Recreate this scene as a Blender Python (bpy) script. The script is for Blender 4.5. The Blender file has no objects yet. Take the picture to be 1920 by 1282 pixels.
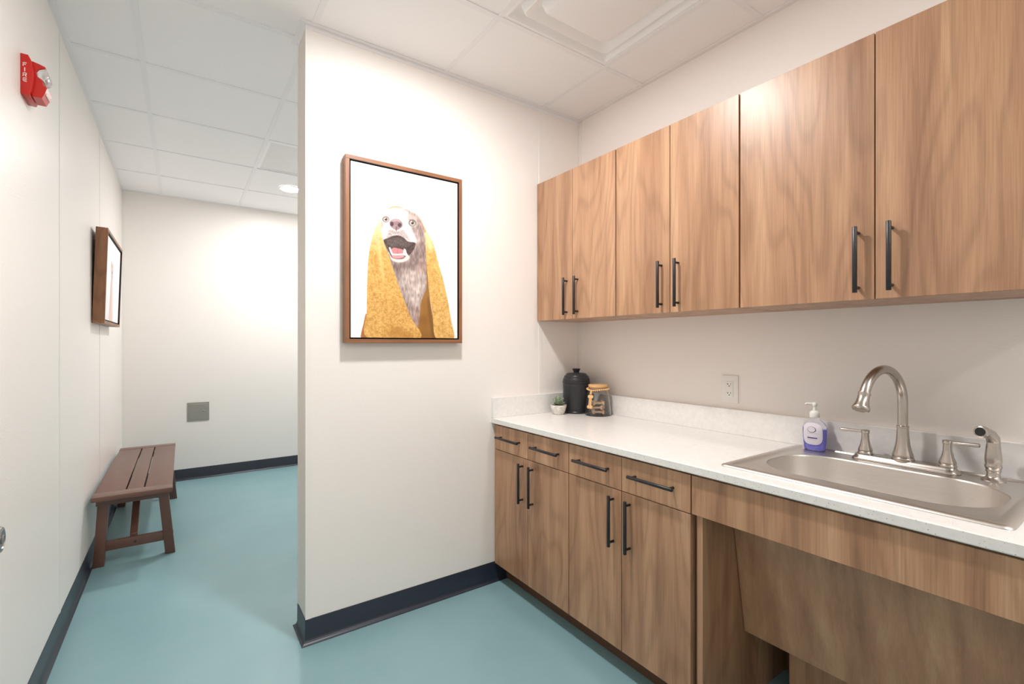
import bpy, bmesh, math, random
import numpy as np
from mathutils import Vector, Matrix

random.seed(7)
PI = math.pi
SC = bpy.context.scene
COL = SC.collection


def R(d):
    return math.radians(d)


def lin(c):
    c = c / 255.0
    return c / 12.92 if c <= 0.04045 else ((c + 0.055) / 1.055) ** 2.4


def srgb(r, g, b, a=1.0):
    return (lin(r), lin(g), lin(b), a)


# ------------------------------------------------------------------ mesh builder
class MB:
    """collects shapes in world coordinates for ONE mesh object"""

    def __init__(self):
        self.bm = bmesh.new()

    def _mark(self, n0, mi):
        self.bm.faces.ensure_lookup_table()
        for f in self.bm.faces[n0:]:
            f.material_index = mi

    def box(self, x0, x1, y0, y1, z0, z1, bevel=0.0, seg=2, mi=0, mat=None):
        t = bmesh.new()
        bmesh.ops.create_cube(t, size=1.0)
        for v in t.verts:
            v.co = Vector(((x0 + x1) / 2 + v.co.x * (x1 - x0), (y0 + y1) / 2 + v.co.y * (y1 - y0), (z0 + z1) / 2 + v.co.z * (z1 - z0)))
        if bevel > 0:
            bmesh.ops.bevel(t, geom=t.edges[:], offset=bevel, segments=seg, affect='EDGES', profile=0.5)
        if mat is not None:
            t.transform(mat)
        return self._join(t, mi)

    def _join(self, t, mi=0):
        bmesh.ops.recalc_face_normals(t, faces=t.faces[:])
        mp = {}
        for v in t.verts:
            mp[v] = self.bm.verts.new(v.co)
        for f in t.faces:
            try:
                nf = self.bm.faces.new([mp[v] for v in f.verts])
                nf.material_index = mi
            except ValueError:
                pass
        t.free()
        return self

    def prism(self, pts, a0, a1, axis='y', bevel=0.0, seg=2, mi=0, mat=None):
        """polygon pts (2D) extruded along an axis: y -> pts are (x,z), x -> (y,z), z -> (x,y)"""
        t = bmesh.new()

        def P(p, a):
            if axis == 'y':
                return (p[0], a, p[1])
            if axis == 'x':
                return (a, p[0], p[1])
            return (p[0], p[1], a)
        lo = [t.verts.new(P(p, a0)) for p in pts]
        hi = [t.verts.new(P(p, a1)) for p in pts]
        n = len(pts)
        t.faces.new(lo)
        t.faces.new(hi[::-1])
        for i in range(n):
            t.faces.new([lo[i], lo[(i + 1) % n], hi[(i + 1) % n], hi[i]])
        bmesh.ops.recalc_face_normals(t, faces=t.faces[:])
        if bevel > 0:
            bmesh.ops.bevel(t, geom=t.edges[:], offset=bevel, segments=seg, affect='EDGES', profile=0.5)
        if mat is not None:
            t.transform(mat)
        return self._join(t, mi)

    def lathe(self, prof, c=(0, 0, 0), n=48, mi=0, mat=None, close=True):
        """prof: list of (r, z) from bottom to top about the z axis"""
        t = bmesh.new()
        rings = []
        for r, z in prof:
            if r < 1e-6:
                rings.append([t.verts.new((0, 0, z))])
            else:
                rings.append([t.verts.new((r * math.cos(2 * PI * i / n), r * math.sin(2 * PI * i / n), z)) for i in range(n)])
        for a, b in zip(rings[:-1], rings[1:]):
            for i in range(n):
                j = (i + 1) % n
                if len(a) == 1 and len(b) == 1:
                    continue
                if len(a) == 1:
                    t.faces.new([a[0], b[j], b[i]])
                elif len(b) == 1:
                    t.faces.new([a[i], a[j], b[0]])
                else:
                    t.faces.new([a[i], a[j], b[j], b[i]])
        if close:
            for rr in (rings[0], rings[-1]):
                if len(rr) > 1:
                    t.faces.new(rr)
        bmesh.ops.recalc_face_normals(t, faces=t.faces[:])
        if mat is not None:
            t.transform(mat)
        t.transform(Matrix.Translation(c))
        mp = {}
        for v in t.verts:
            mp[v] = self.bm.verts.new(v.co)
        for f in t.faces:
            nf = self.bm.faces.new([mp[v] for v in f.verts])
            nf.material_index = mi
        t.free()
        return self

    def tube(self, path, rad, n=16, mi=0, cap=True):
        path = [Vector(p) for p in path]
        if not hasattr(rad, '__len__'):
            rad = [rad] * len(path)
        t = bmesh.new()
        rings = []
        prev = None
        for i, p in enumerate(path):
            d = (path[min(i + 1, len(path) - 1)] - path[max(i - 1, 0)]).normalized()
            if prev is None:
                ref = Vector((0, 0, 1)) if abs(d.z) < 0.9 else Vector((0, 1, 0))
                u = d.cross(ref).normalized()
            else:
                u = (prev - d * prev.dot(d)).normalized()
            prev = u
            w = d.cross(u)
            rings.append([t.verts.new(p + (u * math.cos(2 * PI * k / n) + w * math.sin(2 * PI * k / n)) * rad[i]) for k in range(n)])
        for a, b in zip(rings[:-1], rings[1:]):
            for k in range(n):
                t.faces.new([a[k], a[(k + 1) % n], b[(k + 1) % n], b[k]])
        if cap:
            t.faces.new(rings[0])
            t.faces.new(rings[-1])
        return self._join(t, mi)

    def rings(self, loops, mi=0, cap0=False, cap1=False, keep=False):
        """bridge closed loops that all have the same number of points"""
        t = bmesh.new()
        L = [[t.verts.new(p) for p in lp] for lp in loops]
        n = len(L[0])
        for a, b in zip(L[:-1], L[1:]):
            for k in range(n):
                t.faces.new([a[k], a[(k + 1) % n], b[(k + 1) % n], b[k]])
        if cap0:
            t.faces.new(L[0][::-1])
        if cap1:
            t.faces.new(L[-1])
        if keep:
            mp = {v: self.bm.verts.new(v.co) for v in t.verts}
            for f in t.faces:
                self.bm.faces.new([mp[v] for v in f.verts]).material_index = mi
            t.free()
            return self
        return self._join(t, mi)

    def quad(self, pts, mi=0):
        f = self.bm.faces.new([self.bm.verts.new(p) for p in pts])
        f.material_index = mi
        return self


def obj(name, mb, mats, parent=None, smooth=35, kind=None, xf=None):
    """link the builder as ONE mesh object; vertices are given in world coordinates"""
    me = bpy.data.meshes.new(name)
    if xf is not None:
        mb.bm.transform(xf)
    org = Vector((0, 0, 0))
    if parent is not None:
        p = parent
        while p.parent is not None:
            p = p.parent
        org = p.location.copy()
        mb.bm.transform(Matrix.Translation(-org))
    mb.bm.to_mesh(me)
    mb.bm.free()
    for m in (mats if isinstance(mats, (list, tuple)) else [mats]):
        me.materials.append(m)
    if smooth:
        for poly in me.polygons:
            poly.use_smooth = True
        me.set_sharp_from_angle(angle=R(smooth))
    o = bpy.data.objects.new(name, me)
    COL.objects.link(o)
    if parent is not None:
        o.parent = parent
    if kind:
        o['kind'] = kind
    return o


def thing(name, label, cat, loc, group=None):
    o = bpy.data.objects.new(name, None)
    o.empty_display_size = 0.05
    COL.objects.link(o)
    o.location = loc
    o['label'] = label
    o['category'] = cat
    if group:
        o['group'] = group
    return o


def tag(o, label, cat, group=None):
    o['label'] = label
    o['category'] = cat
    if group:
        o['group'] = group
    return o


def struct(name, mb, mats, smooth=35):
    return obj(name, mb, mats, None, smooth, 'structure')


# ------------------------------------------------------------------ materials
def new_mat(name):
    m = bpy.data.materials.new(name)
    m.use_nodes = True
    nt = m.node_tree
    b = nt.nodes['Principled BSDF']
    return m, nt, b


def plain(name, col, rough=0.5, metal=0.0, spec=None, **kw):
    m, nt, b = new_mat(name)
    b.inputs['Base Color'].default_value = col
    b.inputs['Roughness'].default_value = rough
    b.inputs['Metallic'].default_value = metal
    if spec is not None:
        b.inputs['Specular IOR Level'].default_value = spec
    for k, v in kw.items():
        b.inputs[k].default_value = v
    return m


def node(nt, t, **kw):
    n = nt.nodes.new(t)
    for k, v in kw.items():
        setattr(n, k, v)
    return n


def coords(nt, scale=(1, 1, 1), rnd=False, src='Object'):
    tc = node(nt, 'ShaderNodeTexCoord')
    mp = node(nt, 'ShaderNodeMapping')
    mp.inputs['Scale'].default_value = scale
    nt.links.new(tc.outputs[src], mp.inputs['Vector'])
    if rnd:
        oi = node(nt, 'ShaderNodeObjectInfo')
        mul = node(nt, 'ShaderNodeVectorMath', operation='SCALE')
        mul.inputs[0].default_value = (13.7, 29.3, 7.1)
        nt.links.new(oi.outputs['Random'], mul.inputs['Scale'])
        nt.links.new(mul.outputs[0], mp.inputs['Location'])
    return mp


def noise(nt, vec, scale=5.0, detail=4.0, rough=0.5, dist=0.0):
    n = node(nt, 'ShaderNodeTexNoise')
    n.inputs['Scale'].default_value = scale
    n.inputs['Detail'].default_value = detail
    n.inputs['Roughness'].default_value = rough
    n.inputs['Distortion'].default_value = dist
    nt.links.new(vec.outputs[0], n.inputs['Vector'])
    return n


def ramp(nt, fac, stops):
    r = node(nt, 'ShaderNodeValToRGB')
    e = r.color_ramp.elements
    while len(e) < len(stops):
        e.new(0.5)
    for i, (p, c) in enumerate(stops):
        e[i].position = p
        e[i].color = c
    nt.links.new(fac, r.inputs['Fac'])
    return r


def mixc(nt, a, b, fac, mode='MIX'):
    m = node(nt, 'ShaderNodeMix', data_type='RGBA', blend_type=mode)
    for sock, v in ((m.inputs[6], a), (m.inputs[7], b), (m.inputs[0], fac)):
        if hasattr(v, 'is_linked'):
            nt.links.new(v, sock)
        else:
            sock.default_value = v
    return m.outputs[2]


def bump(nt, b, height, strength, dist=0.001):
    bp = node(nt, 'ShaderNodeBump')
    bp.inputs['Strength'].default_value = strength
    bp.inputs['Distance'].default_value = dist
    nt.links.new(height, bp.inputs['Height'])
    nt.links.new(bp.outputs['Normal'], b.inputs['Normal'])


def wall_mat():
    m, nt, b = new_mat('pebbled white wall panel')
    b.inputs['Base Color'].default_value = WALL
    b.inputs['Roughness'].default_value = 0.38
    b.inputs['Specular IOR Level'].default_value = 0.45
    v = coords(nt)
    n = noise(nt, v, 160, 2, 0.5)
    bump(nt, b, n.outputs['Fac'], 0.22, 0.002)
    return m


def wood_mat(name, dark, mid, light, rough=0.36, axis='z', contrast=1.0):
    m, nt, b = new_mat(name)
    k = 0.055

    def sc(f, along):
        return {'z': (f, f, f * along), 'x': (f * along, f, f), 'y': (f, f * along, f)}[axis]
    # cathedral figure: contour lines of a stretched soft field
    v = coords(nt, sc(1, 0.16), rnd=True)
    n1 = noise(nt, v, 4.2, 2.0, 0.45, 0.25)
    mul = node(nt, 'ShaderNodeMath', operation='MULTIPLY')
    mul.inputs[1].default_value = 95.0
    nt.links.new(n1.outputs['Fac'], mul.inputs[0])
    sn = node(nt, 'ShaderNodeMath', operation='SINE')
    nt.links.new(mul.outputs[0], sn.inputs[0])
    ma = node(nt, 'ShaderNodeMath', operation='MULTIPLY_ADD')
    ma.inputs[1].default_value = 0.5
    ma.inputs[2].default_value = 0.5
    nt.links.new(sn.outputs[0], ma.inputs[0])
    # fine fibres and slow tone change across the board
    v2 = coords(nt, sc(1, 0.018), rnd=True)
    n2 = noise(nt, v2, 330, 3, 0.6)
    v3 = coords(nt, sc(1, k), rnd=True)
    n3 = noise(nt, v3, 13, 4, 0.62)
    c1 = ramp(nt, n3.outputs['Fac'], [(0.28, dark), (0.50, mid), (0.74, light)])
    c2 = ramp(nt, ma.outputs[0], [(0.0, (0.72, 0.70, 0.68, 1)), (0.35, (0.98, 0.98, 0.98, 1)), (1.0, (1.06, 1.06, 1.06, 1))])
    c3 = ramp(nt, n2.outputs['Fac'], [(0.32, (0.70, 0.69, 0.68, 1)), (0.60, (1.08, 1.08, 1.08, 1))])
    a = mixc(nt, c1.outputs[0], c2.outputs[0], 0.55 * contrast, 'MULTIPLY')
    c = mixc(nt, a, c3.outputs[0], 0.62 * contrast, 'MULTIPLY')
    nt.links.new(c, b.inputs['Base Color'])
    b.inputs['Roughness'].default_value = rough
    bump(nt, b, n2.outputs['Fac'], 0.05, 0.0005)
    return m


WALL = srgb(239, 234, 230)
M = {}
M['wall'] = wall_mat()
M['trim'] = plain('white vinyl trim', srgb(236, 233, 229), 0.35)
M['endtrim'] = plain('beige wall end', srgb(221, 214, 206), 0.45)


def ceiling_mat():
    m, nt, b = new_mat('white ceiling tile')
    v = coords(nt)
    n = noise(nt, v, 220, 2, 0.5)
    c = ramp(nt, n.outputs['Fac'], [(0.3, srgb(241, 240, 241)), (0.7, srgb(246, 245, 246))])
    nt.links.new(c.outputs[0], b.inputs['Base Color'])
    b.inputs['Roughness'].default_value = 0.7
    b.inputs['Specular IOR Level'].default_value = 0.25
    bump(nt, b, n.outputs['Fac'], 0.05, 0.001)
    return m


M['ceil'] = ceiling_mat()
M['tee'] = plain('white ceiling grid', srgb(238, 237, 239), 0.55)
M['diff'] = plain('white painted diffuser', srgb(243, 242, 243), 0.45)


def floor_mat():
    m, nt, b = new_mat('teal epoxy floor')
    v = coords(nt)
    n = noise(nt, v, 2.2, 4, 0.55)
    n2 = noise(nt, v, 420, 2, 0.5)
    c = ramp(nt, n.outputs['Fac'], [(0.3, srgb(126, 163, 170)), (0.7, srgb(136, 172, 178))])
    nt.links.new(c.outputs[0], b.inputs['Base Color'])
    b.inputs['Roughness'].default_value = 0.42
    b.inputs['Specular IOR Level'].default_value = 0.5
    bump(nt, b, n2.outputs['Fac'], 0.06, 0.001)
    return m


M['floor'] = floor_mat()
M['cove'] = plain('dark navy vinyl cove base', srgb(40, 47, 60), 0.32)
WD, WM, WL = srgb(148, 108, 81), srgb(177, 135, 104), srgb(200, 160, 126)
M['wood'] = wood_mat('walnut laminate', WD, WM, WL, 0.36, 'z', 0.85)
M['woodplain'] = wood_mat('straight grained walnut laminate', WD, WM, WL, 0.4, 'z', 0.45)
M['woodedge'] = plain('walnut edge band', srgb(160, 120, 90), 0.45)
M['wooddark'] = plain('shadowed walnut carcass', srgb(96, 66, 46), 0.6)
M['gap'] = plain('dark cabinet interior', srgb(46, 33, 26), 0.8)
M['walnutframe'] = wood_mat('walnut frame', srgb(116, 75, 48), srgb(144, 96, 64), srgb(168, 120, 84), 0.45)
M['walnutframe_h'] = wood_mat('walnut frame across', srgb(116, 75, 48), srgb(144, 96, 64), srgb(168, 120, 84), 0.45, 'x')
M['walnutframe_y'] = wood_mat('walnut frame along', srgb(116, 75, 48), srgb(144, 96, 64), srgb(168, 120, 84), 0.45, 'y')
M['black'] = plain('matte black metal', srgb(34, 34, 37), 0.38)
M['liner'] = plain('black frame liner', srgb(18, 17, 18), 0.6)


def quartz_mat():
    m, nt, b = new_mat('white speckled quartz')
    v = coords(nt)
    vo = node(nt, 'ShaderNodeTexVoronoi')
    vo.inputs['Scale'].default_value = 150
    nt.links.new(v.outputs[0], vo.inputs['Vector'])
    r = ramp(nt, vo.outputs['Distance'], [(0.10, (1, 1, 1, 1)), (0.20, (0, 0, 0, 1))])
    sep = node(nt, 'ShaderNodeSeparateColor')
    nt.links.new(vo.outputs['Color'], sep.inputs[0])
    g = ramp(nt, sep.outputs[0], [(0.80, (0, 0, 0, 1)), (0.84, (1, 1, 1, 1))])
    fac = node(nt, 'ShaderNodeMath', operation='MULTIPLY')
    nt.links.new(r.outputs[0], fac.inputs[0])
    nt.links.new(g.outputs[0], fac.inputs[1])
    spk = ramp(nt, sep.outputs[1], [(0.2, srgb(120, 110, 102)), (0.6, srgb(186, 180, 174))])
    n = noise(nt, v, 60, 3)
    basec = ramp(nt, n.outputs['Fac'], [(0.3, srgb(228, 226, 223)), (0.7, srgb(236, 234, 232))])
    c = mixc(nt, basec.outputs[0], spk.outputs[0], fac.outputs[0])
    nt.links.new(c, b.inputs['Base Color'])
    b.inputs['Roughness'].default_value = 0.28
    return m


M['quartz'] = quartz_mat()


def steel_mat(name, col, rough, axis_scale):
    m, nt, b = new_mat(name)
    v = coords(nt, axis_scale)
    n = noise(nt, v, 60, 3, 0.6)
    c = ramp(nt, n.outputs['Fac'], [(0.3, tuple(x * 0.92 for x in col[:3]) + (1,)), (0.7, col)])
    nt.links.new(c.outputs[0], b.inputs['Base Color'])
    b.inputs['Metallic'].default_value = 1.0
    b.inputs['Roughness'].default_value = rough
    bump(nt, b, n.outputs['Fac'], 0.05, 0.0004)
    return m


M['steel'] = steel_mat('satin stainless sink', srgb(216, 211, 206), 0.36, (6, 0.3, 6))
M['bowl'] = steel_mat('satin stainless bowl', srgb(222, 217, 212), 0.42, (6, 0.3, 6))
M['nickel'] = steel_mat('brushed nickel', srgb(186, 179, 172), 0.26, (1, 1, 12))
M['plate'] = steel_mat('stainless wall plate', srgb(182, 178, 172), 0.42, (0.4, 1, 6))
M['chrome'] = plain('polished steel', srgb(176, 172, 168), 0.28, 1.0)
M['rubber'] = plain('black rubber', srgb(26, 25, 25), 0.6)


def bench_mat():
    m, nt, b = new_mat('brown recycled plastic lumber')
    v = coords(nt, (14, 1, 14))
    n = noise(nt, v, 14, 3, 0.6)
    c = ramp(nt, n.outputs['Fac'], [(0.3, srgb(100, 67, 56)), (0.7, srgb(110, 76, 64))])
    nt.links.new(c.outputs[0], b.inputs['Base Color'])
    b.inputs['Roughness'].default_value = 0.34
    b.inputs['Specular IOR Level'].default_value = 0.6
    bump(nt, b, n.outputs['Fac'], 0.05, 0.0006)
    return m


M['bench'] = bench_mat()
M['red'] = plain('glossy red plastic', srgb(196, 34, 26), 0.28)
M['white'] = plain('white plastic', srgb(236, 235, 231), 0.35)
M['slot'] = plain('dark outlet slot', srgb(50, 46, 42), 0.7)
M['letter'] = plain('white lettering', srgb(240, 236, 232), 0.5)
M['ceramic_black'] = plain('matte black ceramic', srgb(38, 39, 43), 0.36)
M['pot'] = None


def pot_mat():
    m, nt, b = new_mat('whitewashed cement pot')
    v = coords(nt, (1, 1, 4))
    n = noise(nt, v, 60, 3)
    c = ramp(nt, n.outputs['Fac'], [(0.35, srgb(196, 190, 182)), (0.6, srgb(232, 228, 221))])
    nt.links.new(c.outputs[0], b.inputs['Base Color'])
    b.inputs['Roughness'].default_value = 0.6
    return m


M['pot'] = pot_mat()
M['soil'] = plain('dark soil', srgb(52, 42, 34), 0.9)


def leaf_mat():
    m, nt, b = new_mat('succulent leaf')
    v = coords(nt)
    n = noise(nt, v, 90, 3)
    c = ramp(nt, n.outputs['Fac'], [(0.32, srgb(70, 82, 70)), (0.48, srgb(128, 150, 120)), (0.66, srgb(206, 214, 192))])
    nt.links.new(c.outputs[0], b.inputs['Base Color'])
    b.inputs['Roughness'].default_value = 0.45
    return m


M['leaf'] = leaf_mat()
M['glass'] = plain('clear glass', (1, 1, 1, 1), 0.02, 0, None, **{'Transmission Weight': 1.0, 'IOR': 1.35})
M['lens'] = plain('clear strobe lens', (0.95, 0.95, 0.95, 1), 0.08, 0, None, **{'Transmission Weight': 0.6, 'IOR': 1.3})
M['bottle'] = plain('clear bottle plastic', (0.97, 0.97, 1, 1), 0.06, 0, None, **{'Transmission Weight': 1.0, 'IOR': 1.2})
M['soap'] = plain('violet liquid soap', srgb(142, 140, 246), 0.1, 0, None, **{'Transmission Weight': 0.25, 'IOR': 1.33})
M['lidwood'] = plain('pale beech', srgb(222, 174, 120), 0.5)
M['bead'] = plain('pale wooden bead', srgb(230, 186, 134), 0.5)
M['tagline'] = plain('burnt wood marks', srgb(168, 116, 70), 0.6)


def biscuit_mat():
    m, nt, b = new_mat('baked biscuit')
    v = coords(nt, rnd=True)
    n = noise(nt, v, 180, 3)
    c = ramp(nt, n.outputs['Fac'], [(0.3, srgb(200, 164, 128)), (0.7, srgb(230, 202, 172))])
    nt.links.new(c.outputs[0], b.inputs['Base Color'])
    b.inputs['Roughness'].default_value = 0.8
    bump(nt, b, n.outputs['Fac'], 0.3, 0.001)
    return m


M['biscuit'] = biscuit_mat()
M['label'] = plain('pale lilac label', srgb(232, 226, 238), 0.4)
M['purple'] = plain('deep purple ink', srgb(62, 48, 120), 0.5)
M['faint'] = plain('faint label print', srgb(190, 176, 206), 0.5)
M['ink'] = plain('dark grey ink', srgb(66, 60, 72), 0.5)


def perforated_mat():
    m, nt, b = new_mat('perforated grille sheet')
    v = coords(nt, (1, 1, 0.001))
    vo = node(nt, 'ShaderNodeTexVoronoi')
    vo.inputs['Scale'].default_value = 160
    vo.inputs['Randomness'].default_value = 0.0
    nt.links.new(v.outputs[0], vo.inputs['Vector'])
    c = ramp(nt, vo.outputs['Distance'], [(0.30, srgb(196, 195, 196)), (0.36, srgb(240, 239, 240))])
    nt.links.new(c.outputs[0], b.inputs['Base Color'])
    b.inputs['Roughness'].default_value = 0.5
    return m


M['perf'] = perforated_mat()


def emit(name, col, s):
    m, nt, b = new_mat(name)
    b.inputs['Base Color'].default_value = (0.9, 0.9, 0.9, 1)
    b.inputs['Emission Color'].default_value = col
    b.inputs['Emission Strength'].default_value = s
    return m


# ------------------------------------------------------------------ room
XL, XR = -0.430, 1.961          # side walls
YB, YR = 5.29, -2.0            # far wall of the hall, wall behind
YP0, YP1 = 2.106, 2.263         # partition faces
XP = 0.421                      # partition free end
ZC = 2.583                      # ceiling grid
BH = 0.1016                     # cove base height

struct('floor', MB().box(XL - .1, XR + .1, YR - .1, YB + .1, -0.08, 0.0), M['floor'], 0)
struct('wall_left', MB().box(XL - .1, XL, YR - .1, YB + .1, -0.08, ZC + .12), M['wall'], 0)
struct('wall_right', MB().box(XR, XR + .1, YR - .1, YB + .1, -0.08, ZC + .12), M['wall'], 0)
struct('wall_back', MB().box(XL, XR, YB, YB + .1, -0.08, ZC + .12), M['wall'], 0)
struct('wall_rear', MB().box(XL, XR, YR - .1, YR, -0.08, ZC + .12), M['wall'], 0)
w = MB().box(XP + .0035, XR, YP0, YP1, 0, ZC, 0, mi=0)
w.box(XP, XP + .0035, YP0 + .002, YP1 - .002, 0, ZC, mi=1)
struct('wall_partition', w, [M['wall'], M['endtrim']], 0)

# ceiling: lay-in tiles between a grid of tees
gx = [-0.155 + 0.6085 * i for i in range(-1, 5)]
gy = [1.620 + 0.6125 * i for i in range(-7, 7)]
xs = [XL] + [g for g in gx if XL < g < XR] + [XR]
ys = [YR] + [g for g in gy if YR < g < YB] + [YB]
cb = MB().box(XL, XR, YR, YB, ZC + .06, ZC + .1)
DIFF_C = ((gx[3] + gx[4]) / 2, (1.0075 + 1.620) / 2)
GR_C = ((gx[2] + gx[3]) / 2, (gy[10] + gy[11]) / 2)
for i in range(len(xs) - 1):
    for j in range(len(ys) - 1):
        cx, cy = (xs[i] + xs[i + 1]) / 2, (ys[j] + ys[j + 1]) / 2
        if abs(cx - DIFF_C[0]) < .1 and abs(cy - DIFF_C[1]) < .1:
            continue
        if abs(cx - GR_C[0]) < .1 and abs(cy - GR_C[1]) < .1:
            continue
        cb.box(xs[i] + .009, xs[i + 1] - .009, ys[j] + .009, ys[j + 1] - .009, ZC + .003, ZC + .02, 0.003, 1)
struct('ceiling', cb, M['ceil'], 30)
tb = MB()
for g in gx:
    if XL < g < XR:
        tb.box(g - .012, g + .012, YR, YB, ZC, ZC + .004)
        tb.box(g - .001, g + .001, YR, YB, ZC + .004, ZC + .06)
for g in gy:
    if YR < g < YB:
        tb.box(XL, XR, g - .012, g + .012, ZC - .0004, ZC + .0036)
        tb.box(XL, XR, g - .001, g + .001, ZC + .004, ZC + .06)
struct('trim_1', tb, M['tee'], 0)
# wall angle round the ceiling edge
ta = MB()


za0, za1 = ZC - .0016, ZC + .0025
ta.box(XL, XL + .022, YR, YB - .022, za0, za1)
ta.box(XR - .022, XR, YR, YP0 - .022, za0, za1)
ta.box(XR - .022, XR, YP1 + .022, YB - .022, za0, za1)
ta.box(XL, XR, YB - .022, YB, za0, za1)
ta.box(XP - .022, XR, YP0 - .022, YP0, za0, za1)
ta.box(XP - .022, XR, YP1, YP1 + .022, za0, za1)
ta.box(XP - .022, XP, YP0, YP1, za0, za1)
ta.box(XP - .002, XP, YP0 - .002, YP1 + .002, ZC - .020, ZC - .0017)
ta.box(XP, XR, YP0 - .002, YP0, ZC - .020, ZC - .0017)
struct('trim_2', ta, M['tee'], 0)
# seam strips between the wall panels
ts = MB()
for y in (2.763, 3.955):
    ts.box(XL, XL + .0018, y - .012, y + .012, BH, ZC - .003, .0008, 1)
ts.box(XL, XL + .0018, YB - .02, YB, BH, ZC - .003)
ts.box(XL, XL + .02, YB - .0018, YB, BH, ZC - .003)
ts.box(1.650, 1.674, YP0 - .0018, YP0, .868, ZC - .003, .0008, 1)
ts.box(XR - .022, XR, YP0 - .0018, YP0, .868, ZC - .003)
ts.box(XR - .0018, XR, YP0 - .022, YP0, .868, ZC - .003)
struct('trim_3', ts, M['trim'], 0)
# metal cap round the free end of the partition
tc = MB()
tc.box(XP - .0015, XP + .02, YP0 - .0015, YP0, BH, ZC - .003)
tc.box(XP - .0015, XP + .02, YP1, YP1 + .0015, BH, ZC - .003)
tc.box(XP - .0015, XP, YP1 - .012, YP1 + .0015, BH, ZC - .003)
struct('trim_4', tc, M['trim'], 0)


def cove_profile(s=1):
    """(out from wall, height) of a vinyl cove base with a toe"""
    return [(0, 0), (.019, 0), (.0185, .0022), (.012, .0055), (.0065, .012), (.0035, .024), (.003, BH - .003), (.0015, BH), (0, BH)]


def cove_x(xw, sgn, y0, y1):
    return MB().prism([(xw + sgn * a, z) for a, z in cove_profile()], y0, y1, 'y')


def cove_y(yw, sgn, x0, x1):
    return MB().prism([(yw + sgn * a, z) for a, z in cove_profile()], x0, x1, 'x')


struct('baseboard_left', cove_x(XL, 1, YR, YB), M['cove'])
struct('baseboard_back', cove_y(YB, -1, XL + .003, XR), M['cove'])
pb = MB()
pr = cove_profile()
loops = []
for a, z in pr:                 # one strip that wraps the free end of the partition
    loops.append([(XR, YP0 - a, z), (XP - a, YP0 - a, z), (XP - a, YP1 + a, z), (XR, YP1 + a, z)])
t = bmesh.new()
L = [[t.verts.new(p) for p in lp] for lp in loops]
for a, b in zip(L[:-1], L[1:]):
    for k in range(3):
        t.faces.new([a[k], a[k + 1], b[k + 1], b[k]])
pb._join(t)
struct('baseboard_partition', pb, M['cove'])
struct('baseboard_rear', cove_y(YR, 1, XL + .003, XR), M['cove'])
struct('baseboard_right', cove_x(XR, -1, YP1 + .02, YB - .02), M['cove'])

# ------------------------------------------------------------------ cabinets
XU = 1.638                      # upper door face
XD = 1.351                      # lower door face


def pull(name_parent, x, y, z, vertical=True, length=.193):
    """black bar pull standing off a face whose plane is x (towards -x)"""
    mb = MB()
    h = length / 2
    s = .0058
    xc = x - .0275
    oct_ = [(s, s * .55), (s * .55, s), (-s * .55, s), (-s, s * .55), (-s, -s * .55), (-s * .55, -s), (s * .55, -s), (s, -s * .55)]
    if vertical:
        mb.prism([(xc + a, y + b) for a, b in oct_], z - h, z + h, 'z', .0008, 1)
        ends = [(y, z - h + .016), (y, z + h - .016)]
    else:
        mb.prism([(xc + a, z + b) for a, b in oct_], y - h, y + h, 'y', .0008, 1)
        ends = [(y - h + .016, z), (y + h - .016, z)]
    for (py, pz) in ends:
        mb.lathe([(.0046, 0), (.0046, .0255)], (x, py, pz), 14, mat=Matrix.Rotation(-PI / 2, 4, 'Y'))
    return obj('handle', mb, M['black'], name_parent, 40)


def upper_cabinet(y0, y1, label, name='upper_cabinet'):
    ym = (y0 + y1) / 2
    z0, z1 = 1.379, 2.147
    t = thing(name, label, 'cabinet', (XR, ym, z0), 'walnut wall cabinets above the counter')
    b = MB().box(XU + .0205, XR - .0004, y0 + .0012, y1 - .0012, z0 + .018, z1)
    b.box(XU + .0185, XU + .0205, y0 + .004, y1 - .004, z0 + .004, z1 - .004, mi=1)
    obj('carcass', b, [M['wood'], M['gap']], t, 0)
    obj('bottom_shelf', MB().box(XU + .0205, XR - .0004, y0 + .0012, y1 - .0012, z0, z0 + .0178), M['wood'], t, 0)
    for a, c, hy in ((y0, ym, ym - .0405), (ym, y1, ym + .0405)):
        d = obj('door', MB().box(XU, XU + .0185, a + .0015, c - .0015, z0, z1, .0008, 1), M['wood'], t, 0)
        pull(d, XU, hy, 1.4955)
    return t


upper_cabinet(1.5165, 2.1045, 'walnut wall cabinet with two doors in the corner, nearest the dog picture')
upper_cabinet(.9265, 1.5135, 'middle walnut wall cabinet with two doors, between the corner and wide cabinets', 'upper_cabinet')
upper_cabinet(.1185, .9235, 'widest walnut wall cabinet with two doors, above the sink')


def lower_cabinet(y0, y1, label):
    ym = (y0 + y1) / 2
    t = thing('base_cabinet', label, 'cabinet', (XR - .02, ym, 0), 'walnut base cabinets under the counter')
    b = MB().box(XD + .0205, XR - .02, y0 + .001, y1 - .001, BH, .832)
    b.box(XD + .0185, XD + .0205, y0 + .004, y1 - .004, .10, .83, mi=1)
    obj('carcass', b, [M['wood'], M['gap']], t, 0)
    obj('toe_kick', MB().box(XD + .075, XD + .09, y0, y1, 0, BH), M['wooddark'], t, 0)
    for a, c, hy in ((y0, ym, ym - .0405), (ym, y1, ym + .0405)):
        d = obj('door', MB().box(XD, XD + .0185, a + .0015, c - .0015, .097, .6965, .0008, 1), M['wood'], t, 0)
        pull(d, XD, hy, .578)
        w = obj('drawer', MB().box(XD, XD + .0185, a + .0015, c - .0015, .6995, .825, .0008, 1), M['wood'], t, 0)
        pull(w, XD, (a + c) / 2, .7675, False)
    return t


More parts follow.
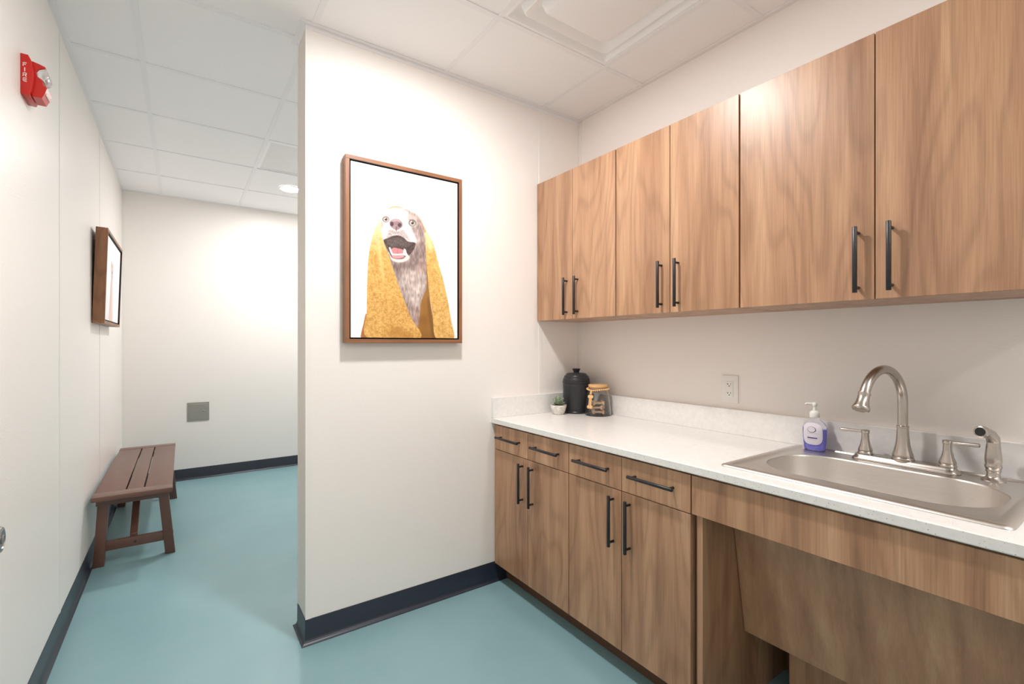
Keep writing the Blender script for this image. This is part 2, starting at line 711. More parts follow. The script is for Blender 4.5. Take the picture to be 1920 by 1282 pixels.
lower_cabinet(1.517, 2.100, 'walnut base cabinet with two drawers and doors, against the white partition')
lower_cabinet(.926, 1.516, 'walnut base cabinet with two drawers and doors, beside the open knee space')

sb = thing('sink_cabinet', 'open walnut sink base with sloping knee panel under the steel sink', 'cabinet', (XR - .02, .5, 0))
obj('end_panel', MB().box(XD + .012, XR - .02, .891, .912, 0, .832, .0008, 1), M['wood'], sb, 0)
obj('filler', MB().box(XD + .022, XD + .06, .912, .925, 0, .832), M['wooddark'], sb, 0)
obj('apron', MB().box(XD, XD + .0185, -.05, .923, .700, .825, .0008, 1), M['wood'], sb, 0)
obj('knee_panel', MB().prism([(1.527, .69), (1.606, .252), (1.624, .255), (1.545, .69)], -.03, .888, 'y'), M['woodplain'], sb, 0)
obj('kick_panel', MB().box(1.735, 1.753, -.03, .80, 0, .36), M['wood'], sb, 0)
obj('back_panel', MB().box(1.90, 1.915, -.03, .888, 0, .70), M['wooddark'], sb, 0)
obj('end_panel', MB().box(XD + .012, XR - .02, -.05, -.03, 0, .832, .0008, 1), M['wood'], sb, 0)

# ------------------------------------------------------------------ countertop
ZT = .862
CT = thing('countertop', 'long white speckled quartz countertop along the right wall', 'countertop', (XR, 1.0, .834))
XF = 1.334
SX0, SX1, SY0, SY1 = 1.425, 1.916, .232, .840     # cut-out
cm = MB()
cm.prism([(XF + .003, .834), (XF, .837), (XF, ZT - .003), (XF + .003, ZT), (SX0, ZT), (SX0, .834)], -.06, YP0, 'y')
cm.box(SX0, XR, SY1, YP0, .834, ZT)
cm.box(SX0, XR, -.06, SY0, .834, ZT)
cm.box(SX1, XR, SY0, SY1, .834, ZT)
obj('slab', cm, M['quartz'], CT, 30)
tag(obj('backsplash', MB().box(1.941, XR - .0003, -.06, YP0 - .0003, ZT + .0003, .968, .001, 1), M['quartz'], None, 0), 'long white quartz backsplash strip behind the sink and faucet', 'backsplash')
tag(obj('side_splash', MB().box(XF, 1.9405, YP0 - .021, YP0 - .0003, ZT + .0003, .968, .001, 1), M['quartz'], None, 0), 'short white quartz splash on the counter end, below the dog picture wall', 'backsplash')

# ------------------------------------------------------------------ sink


def rrect(cx, cy, hx, hy, r, z, n=14):
    """rounded rectangle loop, 4*(n+1)+extra points with edge subdivisions"""
    r = min(r, hx - 1e-4, hy - 1e-4)
    out = []
    for (sx, sy, a0) in ((1, 1, 0), (-1, 1, 90), (-1, -1, 180), (1, -1, 270)):
        for k in range(n + 1):
            a = R(a0 + 90 * k / n)
            out.append((cx + sx * (hx - r) + r * math.cos(a), cy + sy * (hy - r) + r * math.sin(a), z))
    return out


SK = thing('sink', 'single-bowl stainless steel drop-in sink set in the white counter', 'sink', (1.66, .53, ZT))
scx, scy = (1.407 + 1.932) / 2, (.209 + .862) / 2
shx, shy = (1.932 - 1.407) / 2, (.862 - .209) / 2
bcx, bcy = (1.486 + 1.806) / 2, (.256 + .802) / 2
bhx, bhy = (1.806 - 1.486) / 2, (.802 - .256) / 2
zr = ZT + .0005
rim = [rrect(scx, scy, shx, shy, .018, zr),
       rrect(scx, scy, shx - .002, shy - .002, .017, zr + .004),
       rrect(scx, scy, shx - .012, shy - .012, .014, zr + .0065),
       rrect(scx, scy, shx - .020, shy - .026, .010, zr + .0065),
       rrect(scx, scy, shx - .023, shy - .031, .009, zr + .0025),
       rrect((bcx + scx) / 2 - .002, bcy, bhx + .045, bhy + .012, .12, zr + .0025),
       rrect(bcx, bcy, bhx + .006, bhy + .006, .140, zr + .0032),
       rrect(bcx, bcy, bhx + .002, bhy + .002, .136, zr + .0030),
       rrect(bcx, bcy, bhx, bhy, .134, zr - .001)]
obj('rim', MB().rings(rim, keep=True), M['steel'], SK, 50)
bowl = [rrect(bcx, bcy, bhx, bhy, .134, zr - .001)]
for ins, z in ((.002, .845), (.006, .82), (.011, .79), (.018, .765), (.029, .745), (.046, .729), (.070, .719), (.100, .715)):
    bowl.append(rrect(bcx, bcy, bhx - ins, bhy - ins, max(.134 - ins * .8, .035), z))
bowl.append(rrect(bcx, bcy, .05, .05, .0499, .712))
bowl.append(rrect(bcx, bcy, .042, .042, .0419, .711))
obj('bowl', MB().rings(bowl, cap1=True, keep=True), M['bowl'], SK, 60)
dr = MB().lathe([(.0, .0), (.040, .0), (.042, .0015), (.036, .003), (.030, .0015), (0, .001)], (bcx, bcy, .7115), 32)
obj('drain', dr, M['chrome'], SK, 50)

# ------------------------------------------------------------------ faucet
FX, ZD = 1.872, ZT + .004
FA = thing('faucet', 'brushed nickel gooseneck faucet with two lever handles behind the sink', 'faucet', (FX, .522, ZD))
dp = MB()
lo = []
for ins, z in ((0, 0), (0, .003), (.003, .008), (.008, .012), (.010, .017), (.014, .019)):
    lo.append(rrect(FX, .522, .030 - ins, .137 - ins, .029 - ins * .9, ZD + z, 10))
dp.rings(lo, cap0=True, cap1=True)
obj('deck_plate', dp, M['nickel'], FA, 40)
zb = ZD + .018
sp = MB()
# flared base then gooseneck
sp.lathe([(.0, 0), (.029, 0), (.030, .003), (.029, .007), (.0265, .009), (.0275, .012), (.0265, .017), (.023, .028), (.0185, .05), (.0162, .075), (.0152, .098),
          (.0152, .1005), (.0162, .1015), (.0162, .106), (.013, .108), (0, .108)], (FX, .522, zb), 40)
path, rad = [], []
z_s = zb + .10
for k in range(8):
    path.append((FX, .522, z_s + (1.064 - z_s) * k / 7)); rad.append(.0132)
ra_x, ra_z = .127, .108
sw = R(5)                       # the spout is turned slightly towards the camera side
for k in range(1, 27):
    a = R(160) * k / 26
    d = ra_x * (1 - math.cos(a))
    path.append((FX - d * math.cos(sw), .522 + d * math.sin(sw), 1.064 + ra_z * math.sin(a))); rad.append(.0132)
sp.tube(path, rad, 24)
obj('spout', sp, M['nickel'], FA, 40)
e0, e1 = Vector(path[-2]), Vector(path[-1])
dv = (e1 - e0).normalized()
rotm = Vector((0, 0, 1)).rotation_difference(dv).to_matrix().to_4x4()
nz = MB()
nz.lathe([(0, -.006), (.0155, -.006), (.0158, -.002), (.0145, .001), (.0148, .012), (.0175, .028), (.0215, .038), (.0225, .042), (.0215, .046), (.0185, .048), (.017, .046), (0, .044)], tuple(e1), 36, mat=rotm)
obj('spray_head', nz, M['nickel'], FA, 40)
for y, s in ((.622, 1), (.415, -1)):
    hb = MB().lathe([(0, 0), (.0215, 0), (.022, .003), (.0205, .006), (.0195, .008), (.0205, .011), (.0195, .016), (.0145, .030), (.0112, .048), (.0105, .064), (.0105, .068),
                     (.0122, .069), (.0122, .073), (.0115, .0745), (.0122, .076), (.0122, .0785), (.008, .0795), (0, .080)], (FX, y, zb), 32)
    h = obj('handle', hb, M['nickel'], FA, 40)
    dirv = Vector((-.10 if s > 0 else -.02, s, -.0 if s > 0 else .03)).normalized()
    p0 = Vector((FX, y, zb + .0725))
    lv = MB().tube([p0 + dirv * d for d in (.006, .02, .043, .061, .069, .071)], [.0042, .0045, .0054, .0060, .0058, .0040], 16)
    obj('lever', lv, M['nickel'], h, 40)

# side sprayer
SY = .318
SPR = thing('side_sprayer', 'brushed nickel side sprayer with angled head, right of the faucet', 'sprayer', (FX, SY, ZD))
obj('base_ring', MB().lathe([(0, 0), (.026, 0), (.0265, .003), (.024, .005), (.017, .009), (.0145, .014), (.014, .026), (0, .026)], (FX, SY, ZD - .001), 36), M['nickel'], SPR, 40)
obj('body', MB().lathe([(0, .024), (.0155, .024), (.0165, .027), (.0155, .031), (.0165, .033), (.0185, .038), (.0180, .043), (.0168, .046), (.0182, .055), (.0178, .066), (.0165, .080), (.0148, .098), (.0135, .108), (0, .110)],
                       (FX, SY, ZD), 36), M['nickel'], SPR, 40)
hd = MB()
ppt = [(FX + .004, SY, ZD + .082), (FX + .003, SY, ZD + .105), (FX - .004, SY, ZD + .118), (FX - .019, SY + .003, ZD + .130), (FX - .040, SY + .006, ZD + .138), (FX - .056, SY + .009, ZD + .141)]
hd.tube(ppt, [.0125, .0145, .0150, .0140, .0120, .0115], 24)
h0, h1 = Vector(ppt[-2]), Vector(ppt[-1])
dv = (h1 - h0).normalized() + Vector((0, 0, -.1))
rm = Vector((0, 0, 1)).rotation_difference(dv.normalized()).to_matrix().to_4x4()
hd.lathe([(0, -.006), (.0115, -.006), (.0150, .001), (.0162, .010), (.0155, .018), (.0125, .020), (0, .020)], tuple(h1), 28, mat=rm)
hd.prism([(FX + .010, ZD + .075), (FX + .023, ZD + .080), (FX + .021, ZD + .098), (FX + .013, ZD + .118), (FX + .004, ZD + .115)], SY - .006, SY + .006, 'y', .002, 2)
hh = obj('head', hd, M['nickel'], SPR, 45)
obj('nozzle', MB().lathe([(0, .0195), (.0115, .0195), (.0115, .0212), (.004, .0215), (0, .0205)], tuple(h1), 24, mat=rm), M['rubber'], hh, 40)

# ------------------------------------------------------------------ soap bottle
SBX, SBY, SBZ = 1.882, .780, ZT + .004
SP = thing('soap_bottle', 'clear pump bottle of violet hand soap at the sink corner', 'soap bottle', (SBX, SBY, SBZ))
fwdn = Vector((-.985, -.02, 0)).normalized()       # the label faces the room
tx = Vector((-fwdn.y, fwdn.x, 0))                 # across the label


def soap_pt(a, b, z):
    p = Vector((SBX, SBY, SBZ)) + tx * a + fwdn * b
    return (p.x, p.y, SBZ + z)


def ell(ha, hb, z, n=40, e=2.6):
    out = []
    for k in range(n):
        a = 2 * PI * k / n
        c, s = math.cos(a), math.sin(a)
        out.append(soap_pt(ha * math.copysign(abs(c) ** (2 / e), c), hb * math.copysign(abs(s) ** (2 / e), s), z))
    return out


prof = [(.031, .017, 0), (.034, .019, .003), (.0355, .020, .02), (.0375, .0205, .045), (.039, .021, .07), (.0385, .0205, .083), (.034, .0185, .094), (.026, .0155, .103), (.0165, .013, .110), (.0135, .012, .115), (.0135, .012, .122)]
obj('bottle', MB().rings([ell(a, b, z) for a, b, z in prof], cap0=True, cap1=True), M['bottle'], SP, 60)
obj('liquid', MB().rings([ell(a - .0022, b - .0022, z + (.002 if z < .01 else 0)) for a, b, z in prof[:5]] + [ell(.0366, .0186, .077)], cap0=True, cap1=True), M['soap'], SP, 60)
pm = MB()
pm.lathe([(0, 0), (.0155, 0), (.0160, .002), (.0160, .016), (.0145, .020), (.010, .023), (.0055, .025), (.0048, .045), (.0, .045)], (SBX, SBY, SBZ + .118), 28)
pm.lathe([(0, 0), (.0075, 0), (.009, .004), (.009, .010), (.006, .014), (0, .0145)], (SBX, SBY, SBZ + .158), 24)
q0 = Vector((SBX, SBY, SBZ + .166))
dq = Vector((-.55, .83, 0)).normalized()
pm.tube([q0, q0 + dq * .012, q0 + dq * .024 + Vector((0, 0, .001)), q0 + dq * .030 + Vector((0, 0, -.003))], [.0055, .005, .0042, .0036], 14)
obj('pump', pm, M['white'], SP, 40)
# printed label, a thin curved sheet on the front face
lb = MB()
outl = []
for k in range(40):
    a = 2 * PI * k / 40
    c, s = math.cos(a), math.sin(a)
    outl.append((.0315 * math.copysign(abs(c) ** .62, c), .060 + .039 * math.copysign(abs(s) ** .62, s)))


def front(a, z, off):
    ha = np.interp(z, [p[2] for p in prof], [p[0] for p in prof])
    hb = np.interp(z, [p[2] for p in prof], [p[1] for p in prof])
    b = hb * max(1 - abs(a / ha) ** 2.6, 0) ** (1 / 2.6)
    return soap_pt(a, b + off, z)


def sheet(mb, outline, off, mi=0):
    cxo = sum(p[0] for p in outline) / len(outline)
    czo = sum(p[1] for p in outline) / len(outline)
    lo = []
    for f in (1, .75, .5, .25):
        lo.append([front(cxo + (a - cxo) * f, czo + (z - czo) * f, off) for a, z in outline])
    mb.rings(lo, mi, cap1=True)


sheet(lb, outl, .0006, 0)
ring_o = [(-.002 + .0140 * math.cos(2 * PI * k / 32), .075 + .0105 * math.sin(2 * PI * k / 32)) for k in range(32)]
sheet(lb, ring_o, .0009, 2)
sheet(lb, [(-.0025 + .0122 * math.cos(2 * PI * k / 32), .0755 + .0092 * math.sin(2 * PI * k / 32)) for k in range(32)], .0012, 0)
sheet(lb, [(-.016, .0435), (-.016, .0475), (.0, .0475), (.016, .0475), (.016, .0435), (0, .0435)], .0010, 1)
sheet(lb, [(-.010, .0765), (-.010, .0773), (.0, .0773), (.006, .0773), (.006, .0765), (0, .0765)], .0015, 3)
sheet(lb, [(-.017, .0615), (-.017, .0621), (.0, .0621), (.020, .0621), (.020, .0615), (0, .0615)], .0010, 3)
sheet(lb, [(-.014, .0385), (-.014, .0391), (.0, .0391), (.014, .0391), (.014, .0385), (0, .0385)], .0010, 3)
obj('label', lb, [M['label'], M['purple'], M['ink'], M['faint']], SP, 60)

# ------------------------------------------------------------------ power outlet
PO = thing('power_outlet', 'white duplex power outlet on the wall above the counter', 'outlet', (XR, 1.149, 1.053))
obj('cover_plate', MB().box(XR - .006, XR, 1.149 - .0385, 1.149 + .0385, 1.053 - .060, 1.053 + .060, .0025, 2), M['white'], PO, 40)
rc = MB().box(XR - .0085, XR - .004, 1.149 - .0168, 1.149 + .0168, 1.053 - .0335, 1.053 + .0335, .001, 2)
rc_o = obj('receptacle', rc, M['white'], PO, 40)
for dz in (.0195, -.0195):
    sl = MB()
    x0, x1 = XR - .0088, XR - .008
    zc = 1.053 + dz
    sl.box(x0, x1, 1.149 + .0055, 1.149 + .0072, zc - .001, zc + .007)
    sl.box(x0, x1, 1.149 + .0072, 1.149 + .0105, zc + .002, zc + .004)
    sl.box(x0, x1, 1.149 - .0075, 1.149 - .0058, zc, zc + .007)
    sl.lathe([(0, 0), (.0024, 0), (.0024, .001), (0, .001)], (x1, 1.149, zc - .006), 14, mat=Matrix.Rotation(-PI / 2, 4, 'Y'))
    obj('socket', sl, M['slot'], rc_o, 0)

# ------------------------------------------------------------------ canister, jar, plant
CX_, CY_ = 1.838, 1.998
ZT += .0004                     # things stand a hair above the stone
CN = thing('canister', 'matte black ceramic lidded canister in the counter corner', 'canister', (CX_, CY_, ZT))
obj('body', MB().lathe([(0, 0), (.070, 0), (.0735, .003), (.0735, .008), (.0715, .011), (.0735, .014), (.0750, .03), (.0757, .10), (.0757, .150), (.0768, .152), (.0768, .156), (.0757, .158),
                        (.0757, .166), (.0775, .168), (.0782, .172), (.0775, .176), (.0755, .178), (.0, .178)], (CX_, CY_, ZT), 64), M['ceramic_black'], CN, 30)
ld = MB().lathe([(0, .1782), (.0755, .1782), (.0765, .181), (.0755, .186), (.0735, .192), (.0715, .197), (.0695, .198), (.0685, .204), (.0655, .210), (.0600, .212), (.0585, .217), (.053, .2215), (.040, .224), (.0, .225)], (CX_, CY_, ZT), 64)
for k in range(40):
    a = 2 * PI * k / 40
    ld.lathe([(0, -.0016), (.0016, 0), (0, .0016)], (CX_ + .0755 * math.cos(a), CY_ + .0755 * math.sin(a), ZT + .1835), 8)
lid = obj('lid', ld, M['ceramic_black'], CN, 30)
obj('knob', MB().lathe([(0, .222), (.016, .222), (.0155, .227), (.018, .236), (.023, .244), (.0235, .2465), (.021, .248), (.018, .2465), (0, .2465)], (CX_, CY_, ZT), 36), M['ceramic_black'], lid, 35)

JX, JY = 1.862, 1.852
JR = thing('glass_jar', 'clear glass treat jar with a wooden lid beside the black canister', 'jar', (JX, JY, ZT))
outp = [(0, 0), (.066, 0), (.0695, .002), (.071, .006), (.071, .012), (.0695, .03), (.0655, .07), (.060, .105), (.0555, .125), (.0520, .138), (.0500, .146), (.0500, .152)]
inp = [(r - .0028, max(z, .006)) for r, z in outp[2:]]
obj('glass', MB().lathe(outp + inp[::-1][:] + [(0, .006)], (JX, JY, ZT), 64, close=False), M['glass'], JR, 50)
obj('lid', MB().lathe([(0, .144), (.0465, .144), (.0465, .1525), (.0505, .1525), (.0515, .1545), (.0515, .164), (.0500, .1665), (0, .168)], (JX, JY, ZT), 48), M['lidwood'], JR, 35)
# bead garland with a bone tag, round the neck
toc = Vector((-JX, -JY, 0)).normalized()
side = Vector((-toc.y, toc.x, 0))
GA = thing('bead_garland', 'pale wooden bead garland with a bone tag round the jar neck', 'garland', (JX, JY, ZT + .14))
bd = MB()
for k in range(34):
    a = 2 * PI * k / 34
    zz = ZT + .143 - .006 * max(0, math.cos(a - math.atan2(toc.y, toc.x) + .55)) ** 4
    bd.lathe([(0, -.0054), (.0038, -.0038), (.0054, 0), (.0038, .0038), (0, .0054)], (JX + .0575 * math.cos(a), JY + .0575 * math.sin(a), zz), 12)


def on_jar(ang, z, off):
    r = float(np.interp(z, [p[1] for p in outp[1:]], [p[0] for p in outp[1:]])) + off
    a = math.atan2(toc.y, toc.x) + ang
    return Vector((JX + r * math.cos(a), JY + r * math.sin(a), ZT + z))


TA = -.62
pz = on_jar(TA, .128, .007)
for zq, rr in ((.131, .0062), (.1215, .0072)):
    bd.lathe([(0, -rr), (rr * .7, -rr * .7), (rr, 0), (rr * .7, rr * .7), (0, rr)], tuple(on_jar(TA, zq, .007)), 14)
obj('bead_string', bd, M['bead'], GA, 60)


def bone_pts(L, W, cut=8):
    pts = []
    r = W
    for sx, sy, a0, a1 in ((1, -1, 180 - cut, 385), (1, 1, -25, 180 + cut), (-1, 1, -cut, 205), (-1, -1, 155, 360 + cut)):
        c = (sx * (L / 2 - r), sy * r * .85)
        for k in range(9):
            a = R(a0 + (a1 - a0) * k / 8)
            pts.append((c[0] + r * math.cos(a), c[1] + r * math.sin(a)))
    return pts


ang = math.atan2(toc.y, toc.x) + TA
b0, b1 = on_jar(TA, .113, .0065), on_jar(TA, .042, .0065)
zax = (b0 - b1).normalized()
nax = Vector((math.cos(ang), math.sin(ang), 0))
nax = (nax - zax * nax.dot(zax)).normalized()
xax = zax.cross(nax)
mid = (b0 + b1) / 2
rot = Matrix((zax, xax, nax)).transposed().to_4x4()
mt = Matrix.Translation(mid) @ rot
tg = MB()
tg.prism(bone_pts(.074, .0094, -4), -.0025, .0025, 'z', .001, 2, 0, mt)
for k in range(7):
    tg.box(-.020 + k * .006, -.0165 + k * .006, -.0022, .0022, .0024, .0028, mi=1, mat=mt)
obj('bone_tag', tg, [M['bead'], M['tagline']], GA, 40)

# dog biscuits
bi = MB().prism(bone_pts(.064, .0066), -.0062, .0062, 'z', .0024, 2)
first = obj('dog_biscuit', bi, M['biscuit'], None, 50)
k = 0
for li in range(3):
    base_rot = math.atan2(side.y, side.x) + (.12, -.25, .18)[li]
    nb = 4
    for q in range(nb):
        o = first if k == 0 else first.copy()
        if k:
            COL.objects.link(o)
        k += 1
        off = (q - (nb - 1) / 2) * .0150
        rz = base_rot + random.uniform(-.05, .05)
        c = Vector((JX, JY, 0)) + Vector((-math.sin(base_rot), math.cos(base_rot), 0)) * off
        o.location = (c.x, c.y, ZT + .0190 + li * .0240)
        o.rotation_euler = (PI / 2 + random.uniform(-.12, .12), random.uniform(-.05, .05), rz)
        tag(o, 'bone shaped tan dog biscuit heaped inside the glass jar', 'dog biscuit', 'biscuits heaped in the glass jar')

PX, PY = 1.707, 2.000
PT = thing('potted_succulent', 'small green succulent in a round white pot beside the canister', 'plant', (PX, PY, ZT))
obj('pot', MB().lathe([(0, 0), (.025, 0), (.029, .002), (.0365, .018), (.0425, .038), (.0445, .048), (.0445, .052), (.0415, .052), (.0395, .046), (0, .046)], (PX, PY, ZT), 48), M['pot'], PT, 40)
obj('soil', MB().lathe([(0, .046), (.0398, .046), (.03, .0485), (0, .050)], (PX, PY, ZT), 24), M['soil'], PT, 40)
rs = MB()
for ring_i, (n, tilt, ln, wd, z0) in enumerate(((10, 74, .044, .0080, .050), (9, 54, .047, .0080, .054), (7, 34, .046, .0075, .057), (5, 14, .042, .0062, .060))):
    for k in range(n):
        a = 2 * PI * (k + ring_i * .37) / n + random.uniform(-.1, .1)
        lp = []
        for s, wf in ((0, .45), (.25, .85), (.5, 1), (.75, .75), (.92, .35), (1, .04)):
            hw = wd * wf
            th = .0030 * wf
            lp.append([(ln * s, hw * math.cos(2 * PI * q / 8), th * math.sin(2 * PI * q / 8) + .006 * s * s) for q in range(8)])
        m = Matrix.Translation((PX, PY, ZT + z0)) @ Matrix.Rotation(a, 4, 'Z') @ Matrix.Rotation(-R(90 - tilt + random.uniform(-6, 6)), 4, 'Y')
        rs.rings([[tuple(m @ Vector(p)) for p in l] for l in lp], cap0=True, cap1=True)
obj('rosette', rs, M['leaf'], PT, 60)

# ------------------------------------------------------------------ framed pictures


def cr(pts, n=6):
    """closed Catmull-Rom through the points"""
    pts = np.array(pts, float)
    N = len(pts)
    out = []
    for i in range(N):
        p0, p1, p2, p3 = pts[i - 1], pts[i], pts[(i + 1) % N], pts[(i + 2) % N]
        for k in range(n):
            t = k / n
            out.append(.5 * ((2 * p1) + (-p0 + p2) * t + (2 * p0 - 5 * p1 + 4 * p2 - p3) * t * t + (-p0 + 3 * p1 - 3 * p2 + p3) * t ** 3))
    return np.array(out)


def sdf(P, poly):
    """signed distance (negative inside) of points P to a closed polygon"""
    d = np.full(len(P), 1e9)
    ins = np.zeros(len(P), bool)
    n = len(poly)
    for i in range(n):
        a, b = poly[i], poly[(i + 1) % n]
        e = b - a
        w_ = P - a
        t = np.clip((w_ @ e) / max(e @ e, 1e-9), 0, 1)
        q = w_ - t[:, None] * e
        d = np.minimum(d, (q * q).sum(1))
        c = ((a[1] > P[:, 1]) != (b[1] > P[:, 1]))
        if abs(b[1] - a[1]) > 1e-9:
            xint = (b[0] - a[0]) * (P[:, 1] - a[1]) / (b[1] - a[1]) + a[0]
            ins ^= c & (P[:, 0] < xint)
    d = np.sqrt(d)
    return np.where(ins, -d, d)


def vnoise(P, s, seed):
    """smooth value noise"""
    rg = np.random.RandomState(seed)
    tab = rg.rand(64, 64)
    q = P / s
    i = np.floor(q).astype(int)
    f = q - i
    f = f * f * (3 - 2 * f)
    g = lambda a, b: tab[a % 64, b % 64]
    return (g(i[:, 0], i[:, 1]) * (1 - f[:, 0]) * (1 - f[:, 1]) + g(i[:, 0] + 1, i[:, 1]) * f[:, 0] * (1 - f[:, 1])
            + g(i[:, 0], i[:, 1] + 1) * (1 - f[:, 0]) * f[:, 1] + g(i[:, 0] + 1, i[:, 1] + 1) * f[:, 0] * f[:, 1])


def homography(src, dst):
    A = []
    for (x, y), (u, v) in zip(src, dst):
        A.append([x, y, 1, 0, 0, 0, -u * x, -u * y, -u])
        A.append([0, 0, 0, x, y, 1, -v * x, -v * y, -v])
    return np.linalg.svd(np.array(A))[2][-1].reshape(3, 3)


class Canvas:
    def __init__(self, P, bg):
        self.P = P
        self.C = np.tile(np.array(bg, float), (len(P), 1))

    def fill(self, poly, col, soft=2.0, op=1.0, curve=True):
        poly = cr(poly, 5) if curve else np.array(poly, float)
        a = np.clip(.5 - sdf(self.P, poly) / (2 * soft), 0, 1)
        a = (a * a * (3 - 2 * a) * op)[:, None]
        col = np.array(col, float)
        self.C = self.C * (1 - a) + col * a
        return a[:, 0]

    def blob(self, x, y, rx, ry, col, soft=.25, op=1.0):
        d = np.hypot((self.P[:, 0] - x) / rx, (self.P[:, 1] - y) / ry)
        a = np.clip((1 + soft - d) / (2 * soft), 0, 1)
        a = (a * a * (3 - 2 * a) * op)[:, None]
        self.C = self.C * (1 - a) + np.array(col, float) * a


def dog_print(S, T):
    """the printed picture: S, T are 0..1 across and 0..1 down; returns sRGB 0..255"""
    # reference quad of the print, measured in the drawing's own units
    H = homography([(0, 0), (1, 0), (1, 1), (0, 1)], [(-9, -320), (904, -131), (904, 1208), (-9, 1208)])
    q = np.stack([S, T, np.ones_like(S)], 1) @ H.T
    P = q[:, :2] / q[:, 2:]
    cv = Canvas(P, (249, 248, 250))
    n1, n2, n3 = vnoise(P, 9, 1), vnoise(P, 22, 2), vnoise(P, 70, 3)
    # slow off-white background
    cv.C -= (np.clip((P[:, 1] - 500) / 900, 0, 1) * 6)[:, None]
    terry = ((n1 - .5) * 50 + (n2 - .5) * 24 + (n3 - .5) * 18)[:, None] * np.array([.85, .85, .8])
    fade = np.clip((P[:, 1] - 60) / 420, 0, 1)[:, None]

    def towel(poly, base, hi):
        c = np.array(hi) * (1 - fade) + np.array(base) * fade + terry * (.15 + .85 * fade)
        cv.fill(poly, c, 2.5)
    # towel behind and flap
    cv.fill([(122, 1000), (100, 1090), (78, 1210), (140, 1210), (134, 1090)], (170, 106, 60), 2)
    # body
    fur = ((vnoise(P * np.array([1, .25]), 7, 5) - .5) * 60 + (vnoise(P, 40, 6) - .5) * 26)[:, None]
    body = [(310, 92), (370, 76), (430, 86), (500, 108), (560, 152), (605, 225), (630, 330), (640, 450), (648, 620), (655, 760), (668, 860), (640, 980), (600, 1090), (560, 1190), (490, 1060), (430, 920), (385, 770), (335, 650), (300, 540), (265, 430), (250, 340), (246, 250), (258, 180), (278, 130)]
    cv.fill(body, np.array((158, 140, 136)) + fur, 3)
    cv.fill([(350, 560), (430, 560), (520, 540), (600, 470), (640, 520), (640, 640), (560, 640), (450, 650), (380, 660)], np.array((120, 101, 96)) + fur * .7, 40, .75)
    cv.fill([(430, 640), (520, 610), (600, 620), (630, 700), (600, 840), (560, 960), (530, 960), (480, 840)], np.array((196, 181, 173)) + fur, 45, .8)
    cv.fill([(560, 560), (610, 520), (640, 600), (600, 640), (550, 650)], np.array((186, 156, 148)) + fur * .5, 26, .6)
    cv.fill([(480, 900), (530, 940), (580, 940), (575, 1090), (562, 1150), (520, 1040)], np.array((160, 132, 126)) + fur, 24, .8)
    # shaded inner towel on the right
    cv.fill([(640, 560), (655, 720), (680, 950), (722, 1210), (572, 1210), (566, 1150), (582, 1000), (592, 900), (618, 830), (640, 760)], np.array((152, 104, 44)) + (n3 - .5)[:, None] * 30, 7)
    cv.fill([(650, 850), (680, 960), (722, 1210), (690, 1210), (655, 1000)], (112, 76, 34), 14, .7)
    # head, white blaze and muzzle
    cv.fill([(312, 96), (370, 80), (430, 90), (478, 124), (492, 180), (505, 250), (535, 320), (560, 372), (520, 388), (470, 372), (440, 337), (380, 322), (320, 332), (285, 366), (258, 340), (251, 260), (257, 195), (278, 135)], np.array((242, 233, 231)) + fur * .12, 10)
    cv.fill([(478, 150), (530, 150), (580, 210), (612, 290), (622, 380), (590, 420), (560, 370), (560, 300), (530, 240), (490, 200)], np.array((176, 156, 152)) + fur * .9, 16, .85)
    cv.fill([(560, 220), (600, 260), (625, 380), (628, 470), (575, 480), (560, 430), (585, 370), (575, 300)], np.array((132, 112, 106)) + fur, 16, .7)
    cv.fill([(455, 170), (500, 140), (545, 175), (555, 235), (520, 250), (480, 225)], (206, 182, 176), 16, .6)
    cv.fill([(262, 160), (290, 140), (318, 165), (318, 210), (285, 222), (262, 205)], (222, 196, 192), 12, .8)
    cv.fill([(250, 205), (268, 215), (272, 250), (256, 262)], (186, 150, 148), 8, .7)
    # eyes
    for x, y, r in ((291, 184, 27), (518, 212, 30)):
        cv.blob(x, y, r * 1.05, r * .95, (88, 74, 74), .16)
        cv.blob(x + 1, y + 1, r * .80, r * .74, (206, 200, 196), .16)
        cv.blob(x + 2, y, r * .52, r * .56, (128, 116, 108), .2)
        cv.blob(x + 1, y, r * .30, r * .33, (26, 22, 24), .2)
        cv.blob(x - r * .18, y - r * .3, r * .13, r * .13, (255, 255, 255), .3)
    cv.fill([(486, 188), (505, 184), (535, 196), (548, 218), (560, 232), (540, 206), (512, 192)], (92, 76, 72), 3, .8)
    # muzzle shading below the nose
    dots = (vnoise(P, 5, 9) > .62)[:, None] * np.array([-34.0] * 3)
    cv.fill([(318, 268), (380, 282), (440, 268), (478, 320), (500, 372), (440, 340), (380, 318), (325, 330), (296, 352)], np.array((178, 164, 166)) + dots, 16, .85)
    # nose
    cv.fill([(324, 206), (346, 184), (382, 179), (414, 190), (434, 218), (432, 246), (406, 266), (380, 276), (350, 262), (326, 236)], np.array((150, 122, 126)) + (n2 - .5)[:, None] * 20, 4)
    cv.fill([(340, 190), (380, 183), (415, 195), (410, 205), (380, 198), (345, 204)], (190, 168, 170), 6, .7)
    cv.blob(343, 224, 15, 20, (74, 50, 56), .3)
    cv.blob(409, 232, 16, 17, (74, 50, 56), .3)
    cv.fill([(376, 246), (384, 246), (383, 284), (377, 284)], (92, 68, 72), 3, .8)
    # mouth
    cv.fill([(272, 362), (310, 346), (355, 326), (400, 322), (442, 340), (482, 374), (542, 384), (536, 430), (505, 478), (470, 505), (440, 522), (395, 528), (350, 520), (328, 488), (308, 450), (286, 405)], np.array((74, 56, 54)) + (vnoise(P, 6, 12) - .5)[:, None] * 50, 5)
